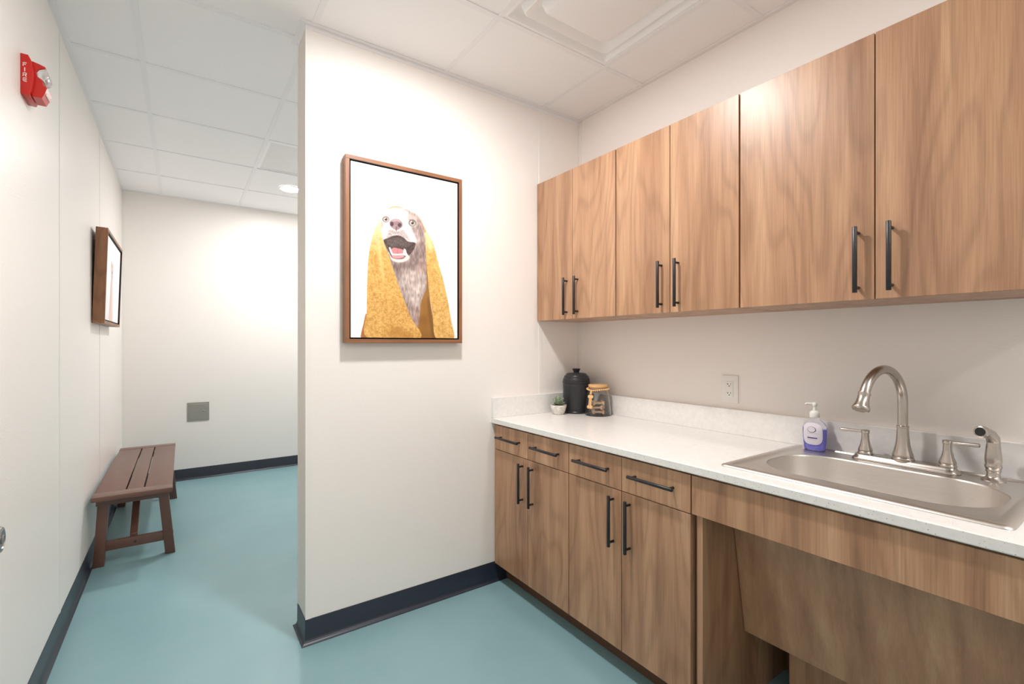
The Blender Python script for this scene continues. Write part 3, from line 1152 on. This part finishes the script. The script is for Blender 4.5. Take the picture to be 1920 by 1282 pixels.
    cv.fill([(300, 366), (350, 346), (400, 342), (450, 362), (500, 392), (470, 420), (400, 410), (330, 420)], np.array((96, 84, 84)) + (vnoise(P, 5, 13) - .5)[:, None] * 70, 12, .7)
    # lower jaw
    cv.fill([(318, 470), (332, 500), (352, 520), (400, 528), (442, 522), (474, 488), (494, 512), (470, 540), (415, 556), (365, 548), (334, 524)], (222, 210, 205), 6)
    cv.fill([(344, 486), (390, 498), (438, 490), (446, 510), (400, 522), (352, 516)], (216, 146, 150), 4)
    cv.fill([(340, 440), (365, 428), (395, 434), (425, 440), (444, 452), (440, 482), (400, 492), (352, 484)], (198, 128, 132), 4)
    cv.fill([(388, 438), (396, 438), (396, 486), (388, 486)], (176, 104, 110), 4, .6)
    for k in range(7):
        cv.blob(352 + k * 13.5, 486 + 3 * math.sin(k * .6), 7, 7.5, (244, 238, 232), .3)
    for pts in ([(318, 432), (330, 428), (346, 470), (348, 494), (336, 484)], [(446, 438), (462, 446), (468, 468), (478, 492), (450, 496), (440, 482)]):
        cv.fill(pts, (240, 234, 230), 3)
    # towel in front
    towel([(310, 84), (296, 92), (262, 120), (222, 205), (186, 300), (152, 440), (136, 600), (130, 800), (128, 980), (138, 1215), (582, 1215), (505, 1030), (440, 862), (380, 692), (330, 540), (290, 430), (262, 342), (249, 250), (256, 182), (276, 132)], (214, 164, 88), (254, 242, 220))
    cv.fill([(215, 380), (235, 380), (262, 560), (280, 680), (262, 690), (235, 560)], (240, 204, 138), 14, .55)
    cv.fill([(330, 1130), (420, 1120), (500, 1170), (520, 1215), (340, 1215)], (166, 108, 36), 40, .5)
    towel([(488, 103), (545, 135), (592, 190), (628, 262), (668, 330), (702, 402), (742, 560), (782, 700), (822, 880), (850, 1050), (872, 1215), (722, 1215), (692, 1000), (666, 820), (651, 680), (638, 560), (631, 400), (622, 300), (602, 222), (562, 152)], (218, 170, 96), (254, 243, 222))
    cv.fill([(640, 290), (668, 300), (690, 420), (660, 440), (642, 380)], (250, 222, 168), 22, .6)
    # hood rim
    cv.fill([(300, 96), (330, 78), (372, 68), (412, 74), (440, 88), (412, 82), (372, 77), (332, 86)], (214, 146, 74), 2, .9)
    cv.fill([(486, 101), (545, 131), (592, 186), (626, 258), (634, 290), (622, 290), (600, 222), (560, 153), (520, 120)], (190, 134, 84), 2, .85)
    return np.clip(cv.C, 0, 255)


def cat_print(S, T):
    """pale print with a small pink and grey figure"""
    P = np.stack([S * 1000, T * 690], 1)
    cv = Canvas(P, (246, 245, 249))
    cv.fill([(330, 690), (345, 520), (370, 400), (420, 330), (480, 330), (520, 420), (545, 560), (560, 690)], (238, 206, 200), 14)
    cv.fill([(360, 400), (400, 330), (440, 420), (430, 560), (390, 600)], (206, 182, 172), 14, .8)
    cv.fill([(370, 230), (420, 190), (480, 200), (505, 270), (480, 340), (420, 355), (375, 310)], (214, 196, 188), 8)
    cv.fill([(368, 240), (360, 170), (400, 200)], (196, 160, 148), 5)
    cv.fill([(470, 205), (500, 150), (505, 250)], (246, 214, 180), 5)
    cv.blob(420, 262, 9, 10, (70, 60, 60))
    cv.blob(466, 264, 9, 10, (70, 60, 60))
    cv.blob(444, 300, 10, 8, (190, 130, 130))
    cv.C -= (np.clip(T - .55, 0, 1) * 14)[:, None]
    return np.clip(cv.C, 0, 255)


def print_mat():
    m, nt, b = new_mat('matte art print')
    at = node(nt, 'ShaderNodeVertexColor')
    at.layer_name = 'ink'
    nt.links.new(at.outputs['Color'], b.inputs['Base Color'])
    b.inputs['Roughness'].default_value = 0.6
    return m


M['print'] = print_mat()


def print_sheet(name, parent, corner, du, dv, nu, nv, painter, thick, nrm):
    """a canvas: front face is a fine grid that carries the printed colours"""
    corner, du, dv = Vector(corner), Vector(du), Vector(dv)
    s = np.linspace(0, 1, nu)
    t_ = np.linspace(0, 1, nv)
    S, T = np.meshgrid(s, t_)
    S, T = S.ravel(), T.ravel()
    col = painter(S, T) / 255.0
    col = np.where(col <= .04045, col / 12.92, ((col + .055) / 1.055) ** 2.4)
    org = parent.location
    c = np.array(corner - org)
    V = c + S[:, None] * np.array(du) + T[:, None] * np.array(dv)
    bk = np.array([c, c + np.array(du), c + np.array(du) + np.array(dv), c + np.array(dv)]) - np.array(nrm) * thick
    V = np.vstack([V, bk])
    idx = np.arange(nu * nv).reshape(nv, nu)
    F = np.stack([idx[:-1, :-1], idx[1:, :-1], idx[1:, 1:], idx[:-1, 1:]], -1).reshape(-1, 4).tolist()
    B = nu * nv
    k0, k1, k2, k3 = int(idx[0, 0]), int(idx[0, -1]), int(idx[-1, -1]), int(idx[-1, 0])
    F += [[B, B + 1, B + 2, B + 3], [k0, k1, B + 1, B], [k1, k2, B + 2, B + 1], [k2, k3, B + 3, B + 2], [k3, k0, B, B + 3]]
    me = bpy.data.meshes.new(name)
    me.from_pydata(V.tolist(), [], F)
    at = me.color_attributes.new('ink', 'FLOAT_COLOR', 'POINT')
    full = np.ones((len(V), 4))
    full[:nu * nv, :3] = col
    full[nu * nv:, :3] = .9
    at.data.foreach_set('color', full.ravel())
    me.materials.append(M['print'])
    o = bpy.data.objects.new(name, me)
    COL.objects.link(o)
    o.parent = parent
    return o


# the dog picture on the partition
fx0, fx1, fz0, fz1 = .570, 1.135, 1.254, 2.062
yb, yf = YP0 - .004, YP0 - .046
F1 = thing('framed_picture', 'walnut framed print of a smiling dog wrapped in a yellow towel', 'picture', ((fx0 + fx1) / 2, YP0, fz0))
fw = .017
for nm, (a, b_, c, d), mt_ in (('frame_rail', (fx0, fx1, fz1 - fw, fz1), M['walnutframe_h']), ('frame_rail', (fx0, fx1, fz0, fz0 + fw), M['walnutframe_h']),
                              ('frame_stile', (fx0, fx0 + fw, fz0 + fw, fz1 - fw), M['walnutframe']), ('frame_stile', (fx1 - fw, fx1, fz0 + fw, fz1 - fw), M['walnutframe'])):
    obj(nm, MB().box(a, b_, yf, yb, c, d, .0008, 1), mt_, F1, 0)
ln1 = MB().box(fx0 + fw, fx1 - fw, yf + .022, yb, fz0 + fw, fz1 - fw)
for q in ((fx0 + fw, fx0 + fw + .0015, fz0 + fw, fz1 - fw), (fx1 - fw - .0015, fx1 - fw, fz0 + fw, fz1 - fw),
          (fx0 + fw + .0015, fx1 - fw - .0015, fz0 + fw, fz0 + fw + .0015), (fx0 + fw + .0015, fx1 - fw - .0015, fz1 - fw - .0015, fz1 - fw)):
    ln1.box(q[0], q[1], yf + .0015, yf + .022, q[2], q[3])
obj('liner', ln1, M['liner'], F1, 0)
pg = .007
px0, px1, pz0, pz1 = fx0 + fw + pg, fx1 - fw - pg, fz0 + fw + pg, fz1 - fw - pg
print_sheet('print', F1, (px0, yf + .006, pz1), (px1 - px0, 0, 0), (0, 0, pz0 - pz1), 250, 372, dog_print, .016, (0, -1, 0))

# the picture on the left wall, leaning a little forward at the top
gy0, gy1, gz0, gz1 = 3.615, 4.420, 1.372, 1.930
F2 = thing('framed_picture', 'walnut framed pale print on the left wall above the bench', 'picture', (XL, (gy0 + gy1) / 2, gz0))
tilt = Matrix.Translation((XL + .003, 0, gz0)) @ Matrix.Rotation(R(1.7), 4, 'Y') @ Matrix.Translation((-XL - .003, 0, -gz0))
xb_, xf_ = XL + .003, XL + .058
for nm, (a, b_, c, d), mt_ in (('frame_rail', (gy0, gy1, gz1 - fw, gz1), M['walnutframe_y']), ('frame_rail', (gy0, gy1, gz0, gz0 + fw), M['walnutframe_y']),
                              ('frame_stile', (gy0, gy0 + fw, gz0 + fw, gz1 - fw), M['walnutframe']), ('frame_stile', (gy1 - fw, gy1, gz0 + fw, gz1 - fw), M['walnutframe'])):
    obj(nm, MB().box(xb_, xf_, a, b_, c, d, .0008, 1), mt_, F2, 0, xf=tilt)
ln2 = MB().box(xb_, xf_ - .022, gy0 + fw, gy1 - fw, gz0 + fw, gz1 - fw)
for q in ((gy0 + fw, gy0 + fw + .0015, gz0 + fw, gz1 - fw), (gy1 - fw - .0015, gy1 - fw, gz0 + fw, gz1 - fw),
          (gy0 + fw + .0015, gy1 - fw - .0015, gz0 + fw, gz0 + fw + .0015), (gy0 + fw + .0015, gy1 - fw - .0015, gz1 - fw - .0015, gz1 - fw)):
    ln2.box(xf_ - .022, xf_ - .0008, q[0], q[1], q[2], q[3])
obj('liner', ln2, M['liner'], F2, 0, xf=tilt)
pg = .010
cpt = tilt @ Vector((xf_ - .009, gy0 + fw + pg, gz1 - fw - pg))
duv = Vector((0, gy1 - gy0 - 2 * (fw + pg), 0))
dvv = tilt.to_3x3() @ Vector((0, 0, -(gz1 - gz0 - 2 * (fw + pg))))
print_sheet('print', F2, cpt, duv, dvv, 200, 140, cat_print, .014, tuple(tilt.to_3x3() @ Vector((1, 0, 0))))

# ------------------------------------------------------------------ bench
by0, by1, bx0, bx1, bz = 3.376, 4.878, -.405, -.047, .420
BN = thing('bench', 'brown plank bench with splayed legs against the left wall', 'bench', ((bx0 + bx1) / 2, (by0 + by1) / 2, 0))
th = .026
be = .105
W = bx1 - bx0
for (a, b_) in ((by0, by0 + be), (by1 - be, by1)):
    obj('end_board', MB().box(bx0, bx1, a, b_, bz - th, bz, .004, 2), M['bench'], BN, 40)
g = .0035
for (f0, f1) in ((0, .395), (.395, .625), (.625, 1)):
    obj('plank', MB().box(bx0 + W * f0 + (g if f0 else .001), bx0 + W * f1 - (g if f1 < 1 else .001), by0 + be + .0015, by1 - be - .0015, bz - th, bz - .0005, .004, 2), M['bench'], BN, 40)
ly = ((3.487, 3.527), (4.690, 4.730))
for (a, b_) in ly:
    c0 = a - .032 if a < 4 else b_
    obj('cleat', MB().box(bx0 + .012, bx1 - .018, c0, c0 + .032, bz - th - .044, bz - th, .003, 2), M['bench'], BN, 40)
    for (t0, t1, b0_, b1_) in ((-.387, -.338, -.410, -.361), (-.120, -.071, -.084, -.035)):
        obj('leg', MB().prism([(t0, bz - th), (t1, bz - th), (b1_, 0), (b0_, 0)], a, b_, 'y', .003, 2), M['bench'], BN, 40)
    s0 = a + .003 if a < 4 else a + .003
    obj('cross_rail', MB().box(-.376, -.092, s0 + .004, s0 + .030, .082, .136, .003, 2), M['bench'], BN, 40)
    bo = MB()
    for xx, yy in ((-.0535, a + .014),):
        bo.lathe([(0, 0), (.011, 0), (.011, .012), (.008, .016), (0, .016)], (-.060, b_ - .012, .118), 16, mat=Matrix.Rotation(PI / 2, 4, 'Y'))
    obj('bolt', bo, M['bench'], BN, 40)
for y0_, y1_ in ((3.519, 3.915), (4.689, 4.300)):
    obj('brace', MB().prism([(y0_, .118), (y0_, .150), (y1_ - (.05 if y1_ > y0_ else -.05), bz - th), (y1_, bz - th)], -.250, -.214, 'x', .002, 2), M['bench'], BN, 40)
obj('screw_cap', MB().lathe([(0, 0), (.006, 0), (.005, .002), (0, .0025)], (-.224, 3.4945, .108), 14, mat=Matrix.Rotation(PI / 2, 4, 'X')), M['rubber'], BN, 40)

# ------------------------------------------------------------------ fire alarm
AY0 = 2.163
FI = thing('fire_alarm', 'red wall mounted fire alarm with a clear strobe, lettered FIRE', 'fire alarm', (XL, 2.21, 2.12))
X0 = XL
body_prof = [(X0, 2.061), (X0 + .020, 2.060), (X0 + .0255, 2.078), (X0 + .0285, 2.10), (X0 + .030, 2.128), (X0 + .0285, 2.155), (X0 + .025, 2.175), (X0 + .018, 2.191), (X0, 2.191)]
obj('housing', MB().prism(body_prof, AY0, AY0 + .100, 'y', .0015, 2), M['red'], FI, 30)
sy0, sy1 = AY0 + .016, AY0 + .086
st = MB()
st.prism([(X0 + .024, 2.064), (X0 + .047, 2.064), (X0 + .055, 2.082), (X0 + .060, 2.101), (X0 + .050, 2.109), (X0 + .048, 2.124), (X0 + .036, 2.134), (X0 + .034, 2.146), (X0 + .040, 2.158), (X0 + .056, 2.166), (X0 + .056, 2.170), (X0 + .040, 2.176), (X0 + .024, 2.180)],
         sy0, sy1, 'y', .0008, 1)
obj('horn', st, M['red'], FI, 30)
ln_ = MB().prism([(X0 + .0365, 2.1335), (X0 + .049, 2.1245), (X0 + .058, 2.130), (X0 + .0625, 2.145), (X0 + .060, 2.160), (X0 + .056, 2.1655), (X0 + .0405, 2.1575), (X0 + .0345, 2.146)], sy0 + .003, sy1 - .003, 'y', .0015, 2)
lens_o = obj('strobe_lens', ln_, M['lens'], FI, 40)
obj('flash_tube', MB().tube([(X0 + .048, sy0 + .016, 2.145), (X0 + .048, sy1 - .016, 2.145)], .003, 12), M['chrome'], lens_o, 40)
obj('grille', MB().box(X0 + .0545, X0 + .0575, sy0 + .012, sy1 - .012, 2.080, 2.094, .0006, 1, mat=None), M['white'], FI, 30)
# FIRE, letters one under another on the side that faces the room
lx, lw, lh, ls = X0 + .0055, .0095, .0125, .0021


def stroke(mb, x0, x1, z0, z1):
    mb.box(x0, x1, AY0 - .0005, AY0 + .001, z0, z1)


zt = 2.163
gap = .0165
lt = MB()
ztop = zt
stroke(lt, lx, lx + ls, ztop - lh, ztop); stroke(lt, lx, lx + lw, ztop - ls, ztop); stroke(lt, lx, lx + lw * .8, ztop - lh * .5 - ls / 2, ztop - lh * .5 + ls / 2)
ztop = zt - gap
stroke(lt, lx + lw / 2 - ls / 2, lx + lw / 2 + ls / 2, ztop - lh, ztop)
ztop = zt - 2 * gap
stroke(lt, lx, lx + ls, ztop - lh, ztop); stroke(lt, lx, lx + lw * .85, ztop - ls, ztop); stroke(lt, lx, lx + lw * .85, ztop - lh * .55 - ls / 2, ztop - lh * .55 + ls / 2)
stroke(lt, lx + lw - ls, lx + lw, ztop - lh * .48, ztop - ls * .5)
lt.prism([(lx + lw * .45, ztop - lh * .55), (lx + lw * .45 + ls * 1.3, ztop - lh * .55), (lx + lw + .0003, ztop - lh), (lx + lw - ls * 1.3, ztop - lh)], AY0 - .0005, AY0 + .001, 'y')
ztop = zt - 3 * gap
stroke(lt, lx, lx + ls, ztop - lh, ztop)
for zz in (ztop - ls, ztop - lh * .5 - ls / 2, ztop - lh):
    stroke(lt, lx, lx + lw, zz, zz + ls)
obj('lettering', lt, M['letter'], FI, 0)

# ------------------------------------------------------------------ access plate on the far wall
AP = thing('access_plate', 'small stainless steel access plate low on the far wall', 'access panel', (.121, YB, .622))
obj('cover', MB().box(.036, .206, YB - .006, YB, .536, .708, .001, 1), M['plate'], AP, 0)
ad = obj('flap', MB().box(.050, .194, YB - .009, YB - .005, .549, .692, .001, 1), M['plate'], AP, 0)
obj('lock', MB().lathe([(0, 0), (.010, 0), (.010, .004), (.006, .006), (0, .006)], (.163, YB - .0085, .626), 20, mat=Matrix.Rotation(PI / 2, 4, 'X')), M['chrome'], ad, 40)

# round fitting on the left wall at the picture's edge
WF = thing('wall_fitting', 'round polished steel fitting low on the left wall, cut by the photo edge', 'wall fitting', (XL, 1.928, .695))
my = Matrix.Rotation(PI / 2, 4, 'Y')
obj('flange', MB().lathe([(0, 0), (.0375, 0), (.0375, .004), (.034, .010), (.026, .012), (.024, .009), (0, .009)], (XL, 1.928, .695), 40, mat=my), M['chrome'], WF, 35)
obj('spindle', MB().lathe([(0, .008), (.013, .008), (.013, .0125), (.010, .014), (0, .014)], (XL, 1.928, .695), 24, mat=my), M['chrome'], WF, 35)

# ------------------------------------------------------------------ ceiling fittings
DX, DY = DIFF_C
CD = thing('ceiling_diffuser', 'square white stepped air diffuser in the ceiling above the counter', 'vent', (DX, DY, ZC))


def sq(h, r, z):
    return rrect(DX, DY, h, h, r, z, 6)


obj('flange', MB().rings([sq(.2985, .002, ZC + .012), sq(.2985, .002, ZC + .003), sq(.280, .006, ZC + .003), sq(.262, .02, ZC + .024), sq(.245, .03, ZC + .032)], keep=True), M['diff'], CD, 30)
obj('outer_cone', MB().rings([sq(.247, .03, ZC + .034), sq(.237, .03, ZC + .004), sq(.233, .03, ZC + .002), sq(.205, .028, ZC + .016), sq(.185, .026, ZC + .030)], keep=True), M['diff'], CD, 30)
obj('centre_plaque', MB().rings([sq(.188, .026, ZC + .032), sq(.177, .026, ZC + .002), sq(.172, .026, ZC - .001)], cap1=True, keep=True), M['diff'], CD, 30)
GX, GY = GR_C
RG = thing('return_grille', 'square grey perforated return air grille in the hall ceiling', 'vent', (GX, GY, ZC))
gf = MB()
for a in ((-.297, -.275, -.297, .297), (.275, .297, -.297, .297), (-.275, .275, -.297, -.275), (-.275, .275, .275, .297)):
    gf.box(GX + a[0], GX + a[1], GY + a[2], GY + a[3], ZC + .0045, ZC + .012)
obj('grille_frame', gf, M['diff'], RG, 0)
obj('grille_sheet', MB().box(GX - .276, GX + .276, GY - .276, GY + .276, ZC + .008, ZC + .011), M['perf'], RG, 0)

HL = (.765, 4.43)
E_HALL = 350.0
M['lamp'] = emit('lit lamp lens', (1.0, .97, .94, 1), E_HALL)
CL = thing('ceiling_light', 'round lit downlight in the hall ceiling beyond the partition', 'ceiling light', (HL[0], HL[1], ZC))
obj('trim_ring', MB().lathe([(.094, .002), (.094, -.004), (.088, -.006), (.080, -.004), (.079, .002)], (HL[0], HL[1], ZC), 48, close=False), M['diff'], CL, 40)
obj('lens', MB().lathe([(0, -.0035), (.0795, -.0035), (.0795, -.001), (0, -.001)], (HL[0], HL[1], ZC), 48), M['lamp'], CL, 40)


def lamp(x, y, power, size=.16):
    l = bpy.data.lights.new('downlight', 'AREA')
    l.shape = 'DISK'
    l.size = size
    l.energy = power
    l.color = (1.0, .97, .94)
    o = bpy.data.objects.new('downlight', l)  # also names the added lamps that have no known fixture
    COL.objects.link(o)
    o.location = (x, y, ZC - .004)
    return o


P = 28
lamp(.755, 1.34, P)             # the room's own downlight, above the frame
lamp(1.40, 4.43, P * .35)       # assumed extra hall lamp, added unseen behind the partition
lamp(1.45, -.50, P * .28)       # added fill lamp, unseen behind the camera, lifts bounce onto the ceiling
lamp(1.45, -1.40, P * .55)  # second added fill lamp, unseen farther behind the camera

wd = bpy.data.worlds.new('World')
SC.world = wd
wd.use_nodes = True
wd.node_tree.nodes['Background'].inputs[0].default_value = (1, 1, 1, 1)
wd.node_tree.nodes['Background'].inputs[1].default_value = 0.0

# ------------------------------------------------------------------ camera
cam = bpy.data.cameras.new('camera')
cam.sensor_width = 36
cam.lens = 887 / 1920 * 36
cam.shift_y = 4 / 1920
cam.clip_start = .02
co = bpy.data.objects.new('camera', cam)
COL.objects.link(co)
co.location = (0, 0, 1.249)
co.rotation_euler = (PI / 2, 0, -math.atan2(618, 887))
SC.camera = co

vs = SC.view_settings
vs.view_transform = 'Standard'
vs.look = 'None'
vs.exposure = 0.05
vs.gamma = 1.0
vs.use_curve_mapping = False
SC.cycles.max_bounces = 14
SC.cycles.diffuse_bounces = 8
SC.cycles.transmission_bounces = 12
SC.cycles.caustics_reflective = False
SC.cycles.sample_clamp_indirect = 8
